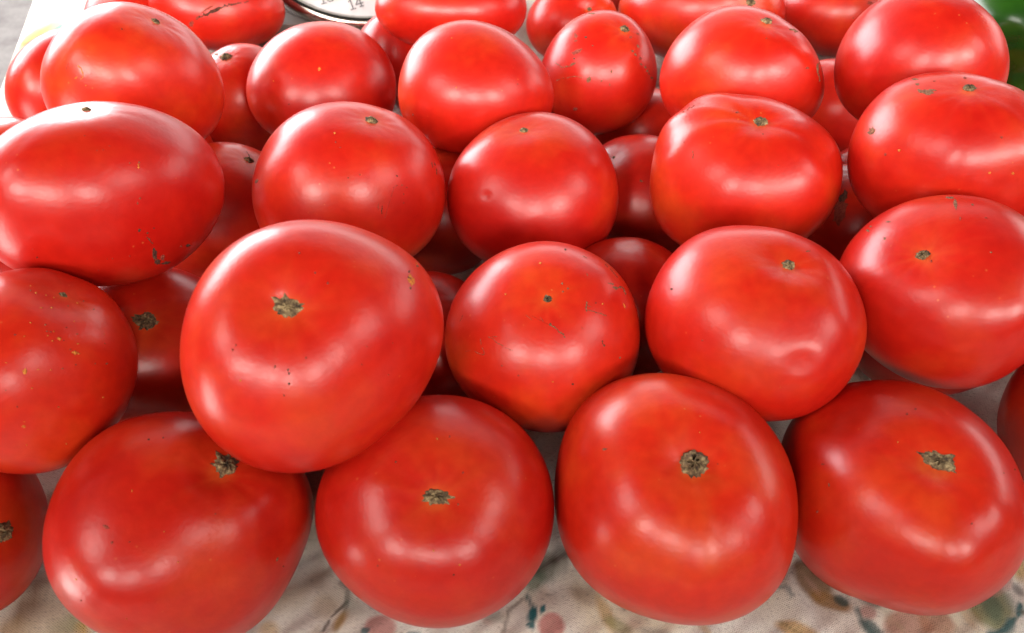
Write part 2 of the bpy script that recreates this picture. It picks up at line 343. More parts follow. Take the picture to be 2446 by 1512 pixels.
# ------------------------------------------------------------------ tomatoes: skin marks (corky scars, flecks, scratches)
MARKS = {}
def blob(key, x, y, rx, ry=None, ang=0.0, m=1): MARKS.setdefault(key, []).append(('b', x, y, rx, ry or rx, ang, m))
def line(key, pts, w, m=1): MARKS.setdefault(key, []).append(('l', pts, w, m))
def C(col, row):    # corner of the study sheets the marks were measured on
    return {1: 0, 2: 788.3, 3: 1535.4}[col], {1: 0, 2: 485.1, 3: 947.8}[row]
def cb(key, c, x, y, rx, ry=None, ang=0.0, m=1):
    o = C(*c); s = .373; blob(key, o[0]+x*s, o[1]+y*s, rx*s, (ry or rx)*s, ang, m)
def cl(key, c, pts, w, m=1):
    o = C(*c); s = .373; line(key, [(o[0]+x*s, o[1]+y*s) for x, y in pts], w*s, m)
for p in ((195,530),(195,562),(230,575),(295,590),(345,605),(265,670),(330,670),(495,640),(435,658),(535,628),(195,766),(290,780),(475,757),(425,797),(97,843),(155,852),(300,820),(325,825),(345,822),(495,838),(305,848),(380,868),(408,880),(337,882),(500,900),(670,898),(450,938),(480,958),(505,965),(40,1022),(485,1035),(610,1028),(683,1028),(160,1075),(245,1065),(325,1068),(400,1060),(37,1200),(205,1185),(660,1243),(110,1305),(372,1305),(155,1400),(153,1430),(668,840),(600,680)):
    cb('S0', (1, 2), *p, rng.uniform(4, 10), rng.uniform(3, 7), m=rng.choice((2, 2, 1, 3)))
cb('S0', (1, 2), 160, 1075, 16, 22, m=2); cb('S0', (1, 2), 380, 868, 14, 10, m=2); cb('S0', (1, 2), 480, 958, 20, 12, m=2); cb('S0', (1, 2), 153, 1430, 16, 10, m=2)
for p in ((425, 300), (375, 65), (170, 308)): cb('S0', (1, 3), *p, 6, m=2)
# long oval tomato
cl('T0', (1, 1), [(880, 1035), (885, 1095)], 12, 2); cb('T0', (1, 1), 890, 1040, 5, 8, m=1); cb('T0', (1, 1), 897, 1270, 4, 9, m=1); cb('T0', (1, 1), 882, 1302, 4, 8, m=1); cb('T0', (1, 1), 830, 1045, 3, 5, m=1)
cb('T0', (1, 2), 895, 175, 10, 13, m=0); cb('T0', (1, 2), 945, 192, 8, 7, m=0); cl('T0', (1, 2), [(930, 205), (950, 225), (980, 262)], 12, 0)
cb('T0', (1, 2), 990, 330, 18, 42, -.1, 0); cb('T0', (1, 2), 1010, 375, 20, 20, 0, 0); cb('T0', (1, 2), 1040, 350, 14, 20, .3, 3); cb('T0', (1, 2), 1065, 383, 34, 9, -.1, 0); cb('T0', (1, 2), 1205, 272, 14, 9, 0, 0); cb('T0', (1, 2), 1160, 278, 10, 6, 0, 3); cb('T0', (1, 2), 237, 348, 6, m=0); cb('T0', (1, 2), 985, 160, 5, m=0)
for p in ((700, 935), (660, 960), (620, 965), (540, 870), (210, 295), (685, 358), (630, 430), (720, 355), (830, 340)): cb('T0', (1, 1 if p[1] > 800 else 2), *p, 5, 3, m=3)
# large front tomato of the second row
for x, y, m in ((1760, 1048, 0), (1845, 1068, 0), (1850, 1092, 0), (1850, 1158, 0), (1818, 1232, 3), (1540, 1135, 2), (1915, 320, 3), (2015, 445, 3), (2098, 513, 3), (1958, 990, 3), (1490, 940, 3), (1510, 908, 3)): cb('S1', (1, 2), x, y, 7, 9, m=m)
cb('S1', (2, 2), 516, 492, 24, 34, -.25, 2); cb('S1', (2, 2), 516, 490, 14, 28, -.3, 0); cb('S1', (2, 2), 507, 437, 8, 10, m=0); cb('S1', (2, 2), 514, 545, 7, 14, m=1); cb('S1', (2, 2), 560, 403, 10, 7, .7, 1); cb('S1', (2, 2), 552, 386, 8, 5, .7, 2)
for x, y in ((235, 918), (400, 897), (203, 1035), (372, 1100)): cb('S1', (2, 2), x, y, 5, m=3)
# scratched round tomato
cl('S2', (2, 2), [(1403, 772), (1440, 797), (1470, 825), (1508, 860)], 11, 1); cb('S2', (2, 2), 1410, 778, 10, 12, m=1)
cl('S2', (2, 2), [(1240, 703), (1290, 748)], 3, 1); cl('S2', (2, 2), [(1340, 728), (1366, 756)], 4, 1); cl('S2', (2, 2), [(1290, 720), (1400, 780)], 2, 3)
cl('S2', (2, 2), [(1640, 630), (1645, 695)], 11, 1); cl('S2', (2, 2), [(1648, 686), (1725, 706), (1785, 727)], 7, 1); cl('S2', (2, 2), [(1648, 658), (1668, 664)], 6, 1)
cl('S2', (2, 2), [(1742, 878), (1756, 918)], 13, 0); cl('S2', (2, 2), [(1606, 792), (1622, 806)], 4, 1)
cl('S2', (2, 2), [(1012, 853), (1045, 870), (1072, 897), (1110, 910)], 7, 1); cl('S2', (2, 2), [(1035, 856), (1068, 852)], 4, 1)
cl('S2', (2, 2), [(963, 868), (967, 908), (988, 955), (986, 972), (950, 962), (903, 933)], 5, 1); cl('S2', (2, 2), [(852, 718), (830, 758)], 5, 3); cl('S2', (2, 2), [(1118, 926), (1172, 944)], 4, 1); cl('S2', (2, 2), [(900, 940), (862, 950)], 4, 3)
cl('S2', (2, 2), [(1630, 435), (1652, 468)], 7, 1); cl('S2', (2, 2), [(1620, 338), (1645, 352)], 6, 1); cl('S2', (2, 2), [(1760, 390), (1800, 430), (1842, 478)], 6, 3); cl('S2', (2, 2), [(1775, 513), (1815, 522), (1830, 548), (1865, 538), (1880, 556), (1896, 585)], 12, 1); cb('S2', (2, 2), 1825, 545, 16, 9, .4, 1)
for x, y, m in ((1485, 515, 1), (1522, 547, 1), (1490, 567, 1), (1425, 1143, 2), (1553, 1160, 0), (1100, 1040, 3), (1122, 583, 2), (1745, 645, 2), (1700, 640, 3), (1855, 990, 1), (1505, 297, 0), (1205, 1105, 3), (1345, 385, 2)): cb('S2', (2, 2), x, y, 7, m=m)
cb('S2', (2, 2), 1884, 660, 5, 18, -.3, 2)
# right hand front tomatoes of the second row
cb('S3', (3, 2), 183, 550, 9, 8, m=0); cb('S3', (3, 2), 380, 880, 6, m=3); cb('S3', (3, 2), 1055, 308, 16, 4, -.1, 1); cb('S3', (3, 2), 878, 1178, 4, m=2)
for x, y, a_, b_, m in ((1545, 228, 9, 12, 1), (1440, 177, 12, 8, 1), (1455, 150, 10, 5, 1), (1570, 120, 16, 5, 1), (1497, 85, 5, 5, 1), (1560, 30, 20, 6, 1), (1415, 115, 5, 4, 3), (2003, 15, 9, 30, 1), (2030, 98, 6, 12, 3), (2108, 10, 8, 6, 1), (2195, 95, 10, 5, 3), (2228, 315, 7, 5, 1), (1845, 372, 7, 8, 3)): cb('S4', (3, 2), x, y, a_, b_, m=m)
cb('S4', (3, 1), 1965, 1266, 34, 7, .05, 1); cb('S4', (3, 1), 1998, 1300, 10, 22, m=1)
# third row
cl('T1', (2, 1), [(652, 1038), (656, 1075)], 5, 0); cl('T1', (2, 1), [(665, 1045), (678, 1080), (686, 1118)], 6, 0); cb('T1', (2, 1), 428, 1127, 7, m=0)
for x, y in ((460, 1185), (490, 1200), (425, 1190), (115, 1140), (65, 945), (35, 910), (190, 1120), (470, 1245), (470, 1300)): cb('T1', (2, 1), x, y, 6, 5, m=3)
cl('T1', (2, 1), [(332, 1315), (330, 1372)], 7, 0); cl('T1', (2, 1), [(410, 1195), (380, 1290), (350, 1395)], 3, 3); cl('T1', (2, 1), [(431, 1325), (430, 1352)], 6, 1); cl('T1', (2, 1), [(310, 1300), (306, 1350)], 4, 1)
cb('T1', (1, 1), 1645, 1160, 10, 16, .5, 1); cb('T1', (1, 1), 2140, 853, 8, m=2)
cl('T3', (3, 1), [(321, 965), (319, 1018)], 6, 1); cb('T3', (3, 1), 262, 910, 5, m=0); cb('T3', (3, 1), 768, 858, 5, m=3); cb('T3', (3, 1), 605, 720, 14, 6, m=3); cl('T3', (3, 1), [(250, 720), (330, 676)], 9, 3); cb('T3', (3, 1), 865, 1058, 4, m=3)
cb('T4', (3, 1), 1468, 838, 28, 24, -.2, 1); cb('T4', (3, 1), 1450, 850, 16, 14, 0, 1); cb('T4', (3, 1), 1810, 590, 48, 20, .15, 1); cb('T4', (3, 1), 1850, 578, 30, 7, 0, 1); cb('T4', (3, 1), 1775, 582, 18, 10, .4, 1); cb('T4', (3, 1), 1756, 540, 15, 8, 0, 1); cb('T4', (3, 1), 1740, 508, 24, 6, .1, 1); cb('T4', (3, 1), 1865, 520, 12, 4, 0, 3)
for x, y, m in ((1640, 962, 2), (2368, 1110, 2), (2218, 1108, 2), (1550, 990, 3), (2295, 880, 3), (2060, 500, 3)): cb('T4', (3, 1), x, y, 9, m=m)
# fourth row
cl('U3', (2, 1), [(1438, 405), (1490, 432), (1540, 422), (1576, 398)], 9, 1); cb('U3', (2, 1), 1550, 412, 22, 7, -.4, 1); cl('U3', (2, 1), [(1448, 518), (1500, 500), (1560, 492), (1615, 494)], 7, 1); cb('U3', (2, 1), 1655, 512, 16, 20, .3, 1)
cb('U3', (2, 1), 1572, 230, 14, 18, m=3); cb('U3', (2, 1), 1572, 262, 18, 8, m=3); cb('U3', (2, 1), 1637, 238, 10, 8, m=0); cb('U3', (2, 1), 1575, 335, 36, 16, -.3, 3); cb('U3', (2, 1), 1562, 375, 8, 6, m=0); cb('U3', (2, 1), 1600, 320, 18, 8, -.6, 3)
for x, y in ((1925, 240), (1970, 295), (1935, 330), (1955, 350), (1985, 375), (1990, 412), (2018, 432), (2040, 472), (2058, 500), (2030, 455), (1968, 220)): cb('U3', (2, 1), x, y, 11, 8, .7, m=rng.choice((1, 1, 3)))
cb('U3', (2, 1), 1800, 458, 7, 14, m=1); cb('U3', (2, 1), 1790, 540, 4, 14, m=1); cb('U3', (2, 1), 1737, 520, 7, m=1); cb('U3', (2, 1), 1570, 700, 16, 12, m=3); cb('U3', (2, 1), 1675, 88, 26, 5, m=1); cb('U3', (2, 1), 1680, 293, 6, 4, m=1)
cb('U4', (3, 1), 955, 190, 26, 8, .2, 1); cb('U4', (3, 1), 980, 204, 14, 6, 0, 1); cl('U4', (3, 1), [(1118, 350), (1126, 400), (1116, 455), (1124, 490), (1132, 525)], 10, 1); cb('U4', (3, 1), 1118, 440, 8, 30, 0, 1); cb('U4', (3, 1), 1050, 437, 13, 8, m=3); cb('U4', (3, 1), 790, 247, 4, m=1)
cb('U1', (1, 1), 2045, 442, 8, 14, .2, 2); cb('U1', (1, 1), 1750, 520, 4, m=2); cb('U1', (1, 1), 1850, 668, 5, m=0)
cl('U0', (1, 1), [(495, 422), (520, 440), (530, 470), (532, 500), (515, 512)], 8, 2); cl('U0', (1, 1), [(478, 505), (497, 492)], 8, 2); cl('U0', (1, 1), [(440, 405), (425, 425), (428, 450)], 5, 3); cb('U0', (1, 1), 550, 548, 5, m=2); cb('U0', (1, 1), 780, 188, 5, m=0)
cb('U2', (2, 1), 808, 562, 5, m=2); cb('U2', (2, 1), 1200, 540, 5, m=3); cb('U2', (2, 1), 530, 735, 5, 10, m=3); cb('U2', (2, 1), 778, 244, 4, m=2)
cb('U0b', (1, 1), 52, 650, 5, 6, m=2)
# back row
cl('V0', (1, 1), [(1255, 125), (1300, 100), (1345, 75), (1420, 45), (1500, 22), (1592, 11)], 15, 0); cb('V0', (1, 1), 1375, 70, 46, 14, -.5, 0); cb('V0', (1, 1), 1330, 92, 30, 10, -.6, 0); cb('V0', (1, 1), 1265, 112, 20, 10, -.7, 3); cb('V0', (1, 1), 1330, 55, 44, 7, -.55, 3); cb('V0', (1, 1), 1225, 155, 14, 24, .3, 3)
cb('V4', (3, 1), 1455, 20, 22, 10, m=3); cb('V4', (3, 1), 1345, 115, 4, m=1)
# front row
cb('F1', (1, 3), 680, 835, 24, 12, .5, 3); cb('F1', (1, 3), 718, 932, 13, 9, -.5, 3); cb('F1', (1, 3), 828, 928, 8, 6, m=3); cb('F1', (1, 3), 1775, 1040, 8, 14, .3, 1); cb('F1', (1, 3), 950, 272, 9, 6, m=0); cb('F1', (1, 3), 1045, 262, 5, m=0)
for x, y, m in ((487, 1168, 2), (1815, 1085, 0), (845, 600, 2), (1050, 862, 2), (810, 1420, 2), (1140, 1058, 2), (520, 1305, 3), (1380, 750, 3), (450, 275, 2)): cb('F1', (1, 3), x, y, 6, m=m)
for x, y, m in ((660, 985, 2), (820, 687, 1), (420, 418, 0), (790, 1138, 0), (765, 255, 3), (685, 268, 2), (850, 485, 3), (830, 1075, 2), (305, 1080, 3)): cb('F2', (2, 3), x, y, 7, 8, m=m)
cb('F3', (2, 3), 1757, 335, 16, 7, -.1, 1); cb('F3', (2, 3), 2365, 228, 3, 7, -.3, 2); cb('F3', (3, 3), 478, 430, 4, m=3)
for x, y, a_, b_, m in ((1190, 560, 6, 16, 1), (1150, 432, 12, 5, 3), (1115, 735, 8, 10, 3), (2380, 465, 6, 6, 1), (2310, 488, 6, 4, 1), (2103, 812, 8, 6, 3), (1690, 110, 10, 8, 3), (1745, 80, 8, 8, 3), (1630, 290, 4, 9, 2)): cb('F4', (3, 3), x, y, a_, b_, m=m)
blob('T3b', 2007, 500, 16, 34, .2, 3); blob('T3b', 2000, 520, 14, 18, 0, 3); blob('T3b', 2014, 470, 9, 16, .3, 0)
cl('T0b', (1, 1), [(1578, 968), (1590, 985), (1600, 1008)], 5, 0); cb('T2b', (2, 1), 1990, 1158, 12, 6, .3, 1)
cb('U0d', (1, 1), 1385, 348, 14, 8, 0, 1); cb('U0d', (1, 1), 1370, 320, 8, 5, 0, 3)


def build_marks(key, d):
    verts, faces, mats = [], [], []; r_ = random.Random('marks'+key); o = d['obj']; base = np.array(o.location)
    def put(x, y, lift):
        rr = ray(x, y); h = d['bvh'].ray_cast(Vector(CAM), Vector(rr), 3)
        if h[0] is None: return None
        return np.array(h[0])+np.array(h[1])*lift-base
    def patch(cx, cy, ring, m):
        c = put(cx, cy, .00022)
        if c is None: return
        ins = [put(cx+(x-cx)*.6, cy+(y-cy)*.6, .00018) for x, y in ring]; out = [put(x, y, .00003) for x, y in ring]
        if any(p is None for p in ins+out): return
        i0 = len(verts); n = len(ring); verts.append(c); verts.extend(ins); verts.extend(out)
        for i in range(n):
            j = (i+1) % n
            faces.append((i0, i0+1+j, i0+1+i)); mats.append(m)
            faces.append((i0+1+i, i0+1+j, i0+1+n+j, i0+1+n+i)); mats.append(m)
    for mk in MARKS[key]:
        if mk[0] == 'b':
            _, x, y, rx, ry, ang, m = mk; n = 14 if rx > 5 else 9; ring = []
            for i in range(n):
                a = 2*math.pi*i/n; f = r_.uniform(.6, 1.25)
                px, py = rx*f*math.cos(a), ry*f*math.sin(a)
                ring.append((x+px*math.cos(ang)-py*math.sin(ang), y+px*math.sin(ang)+py*math.cos(ang)))
            patch(x, y, ring, m)
        else:
            _, pts, w, m = mk
            for (x0, y0), (x1, y1) in zip(pts[:-1], pts[1:]):
                Ln = math.hypot(x1-x0, y1-y0); k = max(1, int(Ln/5)); nx, ny = -(y1-y0)/Ln, (x1-x0)/Ln
                for q in range(k):
                    if r_.random() < .12: continue
                    a0, a1 = (q-.15)/k, (q+1.15)/k; ww = w*.5*r_.uniform(.5, 1.4); jx = r_.uniform(-.4, .4)*w
                    A_ = (x0+(x1-x0)*a0+nx*jx, y0+(y1-y0)*a0+ny*jx); B_ = (x0+(x1-x0)*a1+nx*jx, y0+(y1-y0)*a1+ny*jx)
                    M_ = ((A_[0]+B_[0])/2, (A_[1]+B_[1])/2)
                    ring = [A_, (M_[0]-nx*ww, M_[1]-ny*ww), B_, (M_[0]+nx*ww, M_[1]+ny*ww)]
                    patch(M_[0], M_[1], ring, m)
    if not faces: return
    ob = add_child(o, 'skin_marks', verts, faces, MAT_MARK)
    ob.data.polygons.foreach_set('material_index', mats); ob['kind'] = 'stuff'

for key in TOM: build_tomato(key, TOM[key])
for key in MARKS: build_marks(key, TOM[key])

# ------------------------------------------------------------------ unseen tomatoes added under and beside the pile to support it and darken gaps
FILL = [(0.3347, 0.2495, 0.0369, 0.0410), (0.2804, 0.7382, 0.0369, 0.0410), (-0.2221, 0.4179, 0.0369, 0.0410), (0.3627, 0.1705, 0.0369, 0.0410), (0.2689, 0.3372, 0.0369, 0.0410), (0.3519, 0.6986, 0.0369, 0.0410), (-0.0115, 0.4720, 0.0369, 0.0410), (0.3719, 0.3816, 0.0368, 0.0409), (0.0829, 0.7154, 0.0368, 0.0409), (0.1907, 0.7151, 0.0368, 0.0409), (0.3792, 0.6089, 0.0366, 0.0407), (0.3996, 0.3066, 0.0358, 0.0398), (0.1587, 0.5307, 0.0355, 0.0394), (-0.2990, 0.6216, 0.0345, 0.0383), (0.1532, 0.4262, 0.0344, 0.0383), (-0.2537, 0.2318, 0.0332, 0.0369), (0.0622, 0.5330, 0.0319, 0.0354), (-0.2852, 0.6981, 0.0317, 0.0352), (0.3126, 0.5712, 0.0312, 0.0346), (-0.0232, 0.5455, 0.0305, 0.0339), (0.1315, 0.2812, 0.0301, 0.0334), (-0.2400, 0.5282, 0.0293, 0.0326), (-0.2863, 0.3796, 0.0287, 0.0319), (-0.1230, 0.5214, 0.0284, 0.0316), (-0.1027, 0.4029, 0.0283, 0.0315), (-0.0986, 0.2324, 0.0276, 0.0306), (0.2780, 0.4121, 0.0264, 0.0293), (0.2547, 0.5288, 0.0264, 0.0293), (-0.3348, 0.5660, 0.0253, 0.0281), (0.3970, 0.4487, 0.0252, 0.0280), (0.3954, 0.5131, 0.0249, 0.0277), (-0.2644, 0.4703, 0.0249, 0.0276), (0.0186, 0.4107, 0.0248, 0.0275), (-0.1057, 0.2940, 0.0237, 0.0264), (0.3359, 0.3215, 0.0234, 0.0261)]

def filler_prototype(seed):
    dirs, faces = cube_sphere(26); r_ = random.Random(seed); nr = np.random.RandomState(seed)
    g = np.arccos(np.clip(dirs[:, 2], -1, 1)); ph = np.arctan2(dirs[:, 1], dirs[:, 0]); rad = np.ones(len(dirs)); p0 = r_.uniform(0, 6.28)
    for _ in range(7): kk = nr.normal(size=3)*1.5; rad += .008*np.cos(dirs@kk+nr.uniform(0, 6.28))
    rad += .012*np.cos(5*ph+p0)*np.exp(-((g-.9)/.5)**2)-.06*np.exp(-(g/.27)**2)-.03*np.exp(-((math.pi-g)/.3)**2)
    P = dirs*rad[:, None]*[.985, .985, .9]
    me = bpy.data.meshes.new('tomato'); me.from_pydata(P.tolist(), [], faces); me.polygons.foreach_set('use_smooth', [True]*len(me.polygons)); me.materials.append(MAT_TOMATO)
    halo = .3*np.exp(-np.clip(g-.08, 0, 9)/.05); at = me.attributes.new('halo', 'FLOAT', 'POINT'); at.data.foreach_set('value', halo.astype(np.float32)); me.update()
    bvh = BVHTree.FromPolygons([tuple(p) for p in P], faces); K = 22; pts = []; fc = []
    for j in range(4):
        for i in range(K):
            a = 2*math.pi*i/K; q = (j+.2)/3.2*.11*(1+.3*math.sin(5*a+p0)*(j/3)); h = bvh.ray_cast(Vector((q*math.cos(a), q*math.sin(a), 2)), Vector((0, 0, -1)))[0]
            pts.append((h[0], h[1], h[2]+.012*(1-j/3)+r_.uniform(0, .006)))
    for j in range(3):
        for i in range(K): fc.append((j*K+i, (j+1)*K+i, (j+1)*K+(i+1) % K, j*K+(i+1) % K))
    fc.append(tuple(range(K)))
    sm = bpy.data.meshes.new('stem_scar'); sm.from_pydata(pts, [], fc); sm.materials.append(MAT_SCAR_SMALL); sm.update()
    return me, sm
MAT_SCAR_SMALL = cork_material('dry_stem_scar_small', lin(40, 28, 18), lin(104, 84, 56), lin(172, 150, 108), 14)
PROTO = [filler_prototype(s) for s in (11, 23, 37)]
rf = random.Random(99)
for i, (x, y, z, r) in enumerate(FILL):
    me, sm = PROTO[i % 3]
    o = bpy.data.objects.new('tomato', me); COL.objects.link(o); o.location = (x, y, z+.001); o.scale = (r, r, r); o.rotation_euler = (rf.uniform(-.15, .15), rf.uniform(-.15, .15), rf.uniform(0, 6.28))
    c = bpy.data.objects.new('stem_scar', sm); COL.objects.link(c); c.parent = o
    tag(o, 'unseen filler tomato added to support the pile and darken its gaps', 'tomato', 'unseen filler tomatoes added under and beside the pile')
# ------------------------------------------------------------------ which tomato is which
PILE = 'tomatoes piled on the stall table'
LABELS = dict(
 F0='dim red tomato at the lower left edge, cut off, brown scar showing',
 F1='large front tomato at lower left with white square glare and half covered stem scar',
 F2='front tomato with triangular brown stem scar and pale rays around it',
 F3='tall front tomato with a thick rounded brown stem stub in a dimple',
 F4='wide front tomato at lower right with a slanting ragged stem scar',
 F5='dark tomato sliver at the right edge behind the lower right front tomato',
 S0='tomato at the left edge freckled all over with small ochre spots',
 S0b='shaded tomato wedged below the long oval one, dark stem scar on top',
 S1='biggest tomato, front left of centre, jagged star shaped tan stem scar',
 S2='round centre tomato with thin brown scratches across its face',
 S3='plump tomato right of centre with a ring shaped dent near its base',
 S4='tomato at the right edge with square tan scar above the front right one',
 S5b='shadowed tomato glimpsed beneath the right edge tomato with the square scar',
 C1='dark tomato in the gap between the biggest and the scratched centre tomato',
 C2='small shaded tomato peeking out between the scratched and the ring dented tomatoes',
 T0='long oval tomato at the left edge with dark brown scabs low down',
 T0b='shaded tomato right of the long oval one, dry sepal hair on its scar',
 T1='smooth tomato behind the biggest one with fine dark nicks on its right side',
 T1b='tomato sliver in the gap left of the one with a pinprick dimple',
 T2='middle tomato with a small pinprick dimple on its left cheek',
 T2b='dull shaded tomato with a soft white glint between two middle tomatoes',
 T3='ribbed tomato right of the middle with an orange edged sunken stem scar',
 T3b='deeply shaded tomato with a brown stain in the gap at right',
 T3c='small red wedge of tomato in the gap above the brown stained one',
 T4='tomato at the right edge with two grey tan cork patches',
 U0='large pale glared tomato at top left with a faint yellow ring mark',
 U0b='tomato at the far left edge half hidden behind the large glared one',
 U0d='shaded tomato in the gap right of the large glared one, scar on top',
 U1='round tomato with bright white streak standing in front of the weighing scale',
 U2='bright orange red tomato with a slanting top in the back middle',
 U3='smallest round tomato with brown scratch lines down both sides',
 U3b='dark tomato in the gap under the smallest scratched one',
 U4='wide tomato at upper right with olive scar and a tan streak by its right edge',
 U4b='shaded tomato in the gap between the two upper right tomatoes',
 U5='large smooth tomato at top right in front of the green pepper',
 V0='tomato at the top left with a long black scratch, beside the weighing scale',
 V0b='red sliver of tomato at the top edge behind the large glared one',
 V1='large tomato cut by the top edge, right of the weighing scale',
 V1b='pale tomato tucked under the top edge tomato beside the scale',
 V2='tomato at the top edge with a tiny puckered stem hole',
 V3='wide plain tomato at the top edge behind the smallest scratched one',
 V4='tomato at the top edge between the two wide upper right ones',
 X2='dark sliver of tomato between the long oval one and the freckled one at left',
 X1='washed out white edge of a tomato behind the long oval one')
for key, d in TOM.items(): tag(d['obj'], LABELS[key], 'tomato', PILE)

# ------------------------------------------------------------------ table cloth
E0, E1 = on_plane(0, 262), on_plane(92, 5)
def edge_x(y): return E0[0]+(E1[0]-E0[0])*(y-E0[1])/(E1[1]-E0[1])
def cloth_mesh():
    ys = np.r_[np.linspace(-.25, .09, 18), np.linspace(.10, .30, 190), np.linspace(.31, 1.35, 90)]
    q = np.r_[np.linspace(-.42, -.03, 24), np.linspace(-.025, .0, 14), np.linspace(.004, .16, 30)]
    fixed = np.r_[np.linspace(-.27, .27, 480), np.linspace(.28, .85, 50)]
    nq, nf = len(q), len(fixed); rows = []
    for y in ys:
        xe = edge_x(y); xa = xe+q
        # flat part runs on from q=.16 to the fixed columns
        xf = np.where(fixed > xe+.165, fixed, xe+.165+(np.arange(nf))*1e-6)
        x = np.r_[xa, xf]; z = np.zeros(len(x)); rr = .012; off = x-xe
        arc = (off < 0) & (off > -rr*1.57); th = -off/rr
        x = np.where(arc, xe-rr*np.sin(th), x); z = np.where(arc, -rr*(1-np.cos(th)), z)
        dn = off <= -rr*1.57
        fold = .012*np.sin(y*23)+.006*np.sin(y*61+1)
        z = np.where(dn, off+rr*.57, z); x = np.where(dn, xe-rr+fold*np.clip((-off-rr*1.57)/.15, 0, 1), x)
        rows.append(np.c_[x, np.full(len(x), y), z])
    G = np.array(rows)
    flat = G[..., 2] == 0
    G[..., 2] += np.where(flat, .0011*np.sin(G[..., 0]*170+2.2*np.sin(G[..., 1]*90+1))*np.sin(G[..., 1]*150+G[..., 0]*70)+.0005*np.sin(G[..., 0]*420-G[..., 1]*260+2*np.sin(G[..., 1]*200))-.0019, -.0008)
    ny, nx = G.shape[:2]; V = G.reshape(-1, 3)
    idx = np.arange(ny*nx).reshape(ny, nx)
    Fc = np.stack([idx[:-1, :-1], idx[:-1, 1:], idx[1:, 1:], idx[1:, :-1]], -1).reshape(-1, 4)
    return V, Fc
CV, CF = cloth_mesh()
def smooth_noise(x, y, seed, f):
    r = np.random.RandomState(seed); s = np.zeros(len(x))
    for i in range(9):
        a = r.uniform(0, 6.28); k = f*r.uniform(.5, 1.8); s += np.sin((x*math.cos(a)+y*math.sin(a))*k+r.uniform(0, 6.28)+1.3*np.sin((x*math.sin(a)-y*math.cos(a))*k*.7))
    return s/3
def cloth_colour(V):
    x, y = V[:, 0], V[:, 1]; n1 = smooth_noise(x, y, 3, 150); n2 = smooth_noise(x, y, 4, 420); n3 = smooth_noise(x, y, 5, 60)
    lc = lambda *c: np.array(lin(*c)[:3])
    col = np.outer(np.ones(len(x)), lc(250, 249, 240))
    def over(mask, c):
        nonlocal col
        m = np.clip(mask, 0, 1)[:, None]; col = col*(1-m)+np.array(c)*m
    over(.7*np.clip(n3*.8, 0, 1), lc(236, 228, 214)); over(.55*np.clip(-n3*.9-.2, 0, 1), lc(240, 226, 186))
    over(.35*np.clip(n1*.8-.3, 0, 1), lc(222, 210, 182))
    def motif(px, py, rx, ry, ang, c, st=.85, soft=.25):
        p = on_plane(px, py) if py is not None else px
        dist = np.linalg.norm(p-CAM); k = dist/F_PX; sv = (CAM_H/dist)
        dx, dy = (x-p[0])/k, -(y-p[1])/k*sv
        ca, sa = math.cos(ang), math.sin(ang)
        u, v = (dx*ca+dy*sa)/rx, (-dx*sa+dy*ca)/ry
        rr = np.sqrt(u*u+v*v)+.16*n1*.6+.10*n2*.5
        over(st*np.clip((1-rr)/soft, 0, 1), lc(*c))
    def stroke(pts, w, c, st=.8):
        P = [on_plane(*p) for p in pts]; m = np.zeros(len(x))
        for a, b in zip(P[:-1], P[1:]):
            ab = (b-a)[:2]; tt = np.clip(((x-a[0])*ab[0]+(y-a[1])*ab[1])/(ab@ab), 0, 1)
            dd = np.hypot(x-a[0]-tt*ab[0], y-a[1]-tt*ab[1]); m = np.maximum(m, np.clip(1.5-dd/(w*(1+.4*n2)), 0, 1))
        over(st*m, lc(*c))
    # the printed sprigs that show in front of the tomatoes
    brown, gold, teal, rose, olive, dteal, mauve = (140, 96, 58), (212, 172, 92), (40, 112, 118), (214, 150, 142), (158, 156, 104), (76, 102, 100), (206, 188, 160)
    motif(70, 1425, 42, 70, .5, brown, .7, .6); motif(180, 1478, 50, 30, -.3, olive, .7, .5); motif(205, 1500, 22, 16, .4, gold, .8)
    motif(30, 1500, 50, 30, 0, (190, 160, 120), .6, .6)
    motif(755, 1370, 48, 60, .6, brown, .55, .7); motif(690, 1420, 60, 40, -.4, mauve, .6, .6); motif(775, 1440, 40, 32, 0, mauve, .6, .5)
    motif(640, 1500, 30, 22, .5, gold, .55, .5)
    stroke([(812, 1385), (830, 1405), (826, 1440), (800, 1500)], .0009, (110, 92, 76), .6); stroke([(826, 1432), (790, 1462), (768, 1500)], .0007, (96, 80, 64))
    motif(812, 1475, 18, 34, .5, gold, .7, .5); motif(905, 1495, 40, 30, .1, rose, .85, .3); motif(870, 1505, 12, 9, 0, teal, .8); motif(985, 1512, 20, 10, 0, teal, .6)
    stroke([(880, 1440), (920, 1455), (945, 1480)], .0006, (110, 100, 80), .5); stroke([(1250, 1420), (1215, 1450), (1200, 1512)], .0006, (120, 108, 84), .6)
    motif(1300, 1352, 40, 44, .3, (88, 92, 70), .75, .5); motif(1275, 1385, 30, 40, .5, (92, 120, 96), .7, .5); motif(1340, 1330, 26, 40, 0, (80, 76, 58), .6, .5)
    stroke([(1258, 1415), (1272, 1445), (1275, 1480)], .0008, dteal); motif(1272, 1462, 15, 24, .3, teal, .95, .3); motif(1296, 1452, 9, 16, .5, teal, .95); motif(1268, 1490, 12, 8, .5, teal, .9)
    motif(1318, 1488, 36, 33, 0, rose, .95, .2); motif(1318, 1484, 18, 16, 0, (214, 160, 150), .8, .5)
    motif(1400, 1420, 46, 22, .4, mauve, .6, .5); motif(1445, 1455, 16, 50, -.4, gold, .6, .5); motif(1480, 1490, 40, 16, .5, olive, .65, .5)
    motif(1560, 1505, 40, 14, .1, (150, 150, 140), .5, .5)
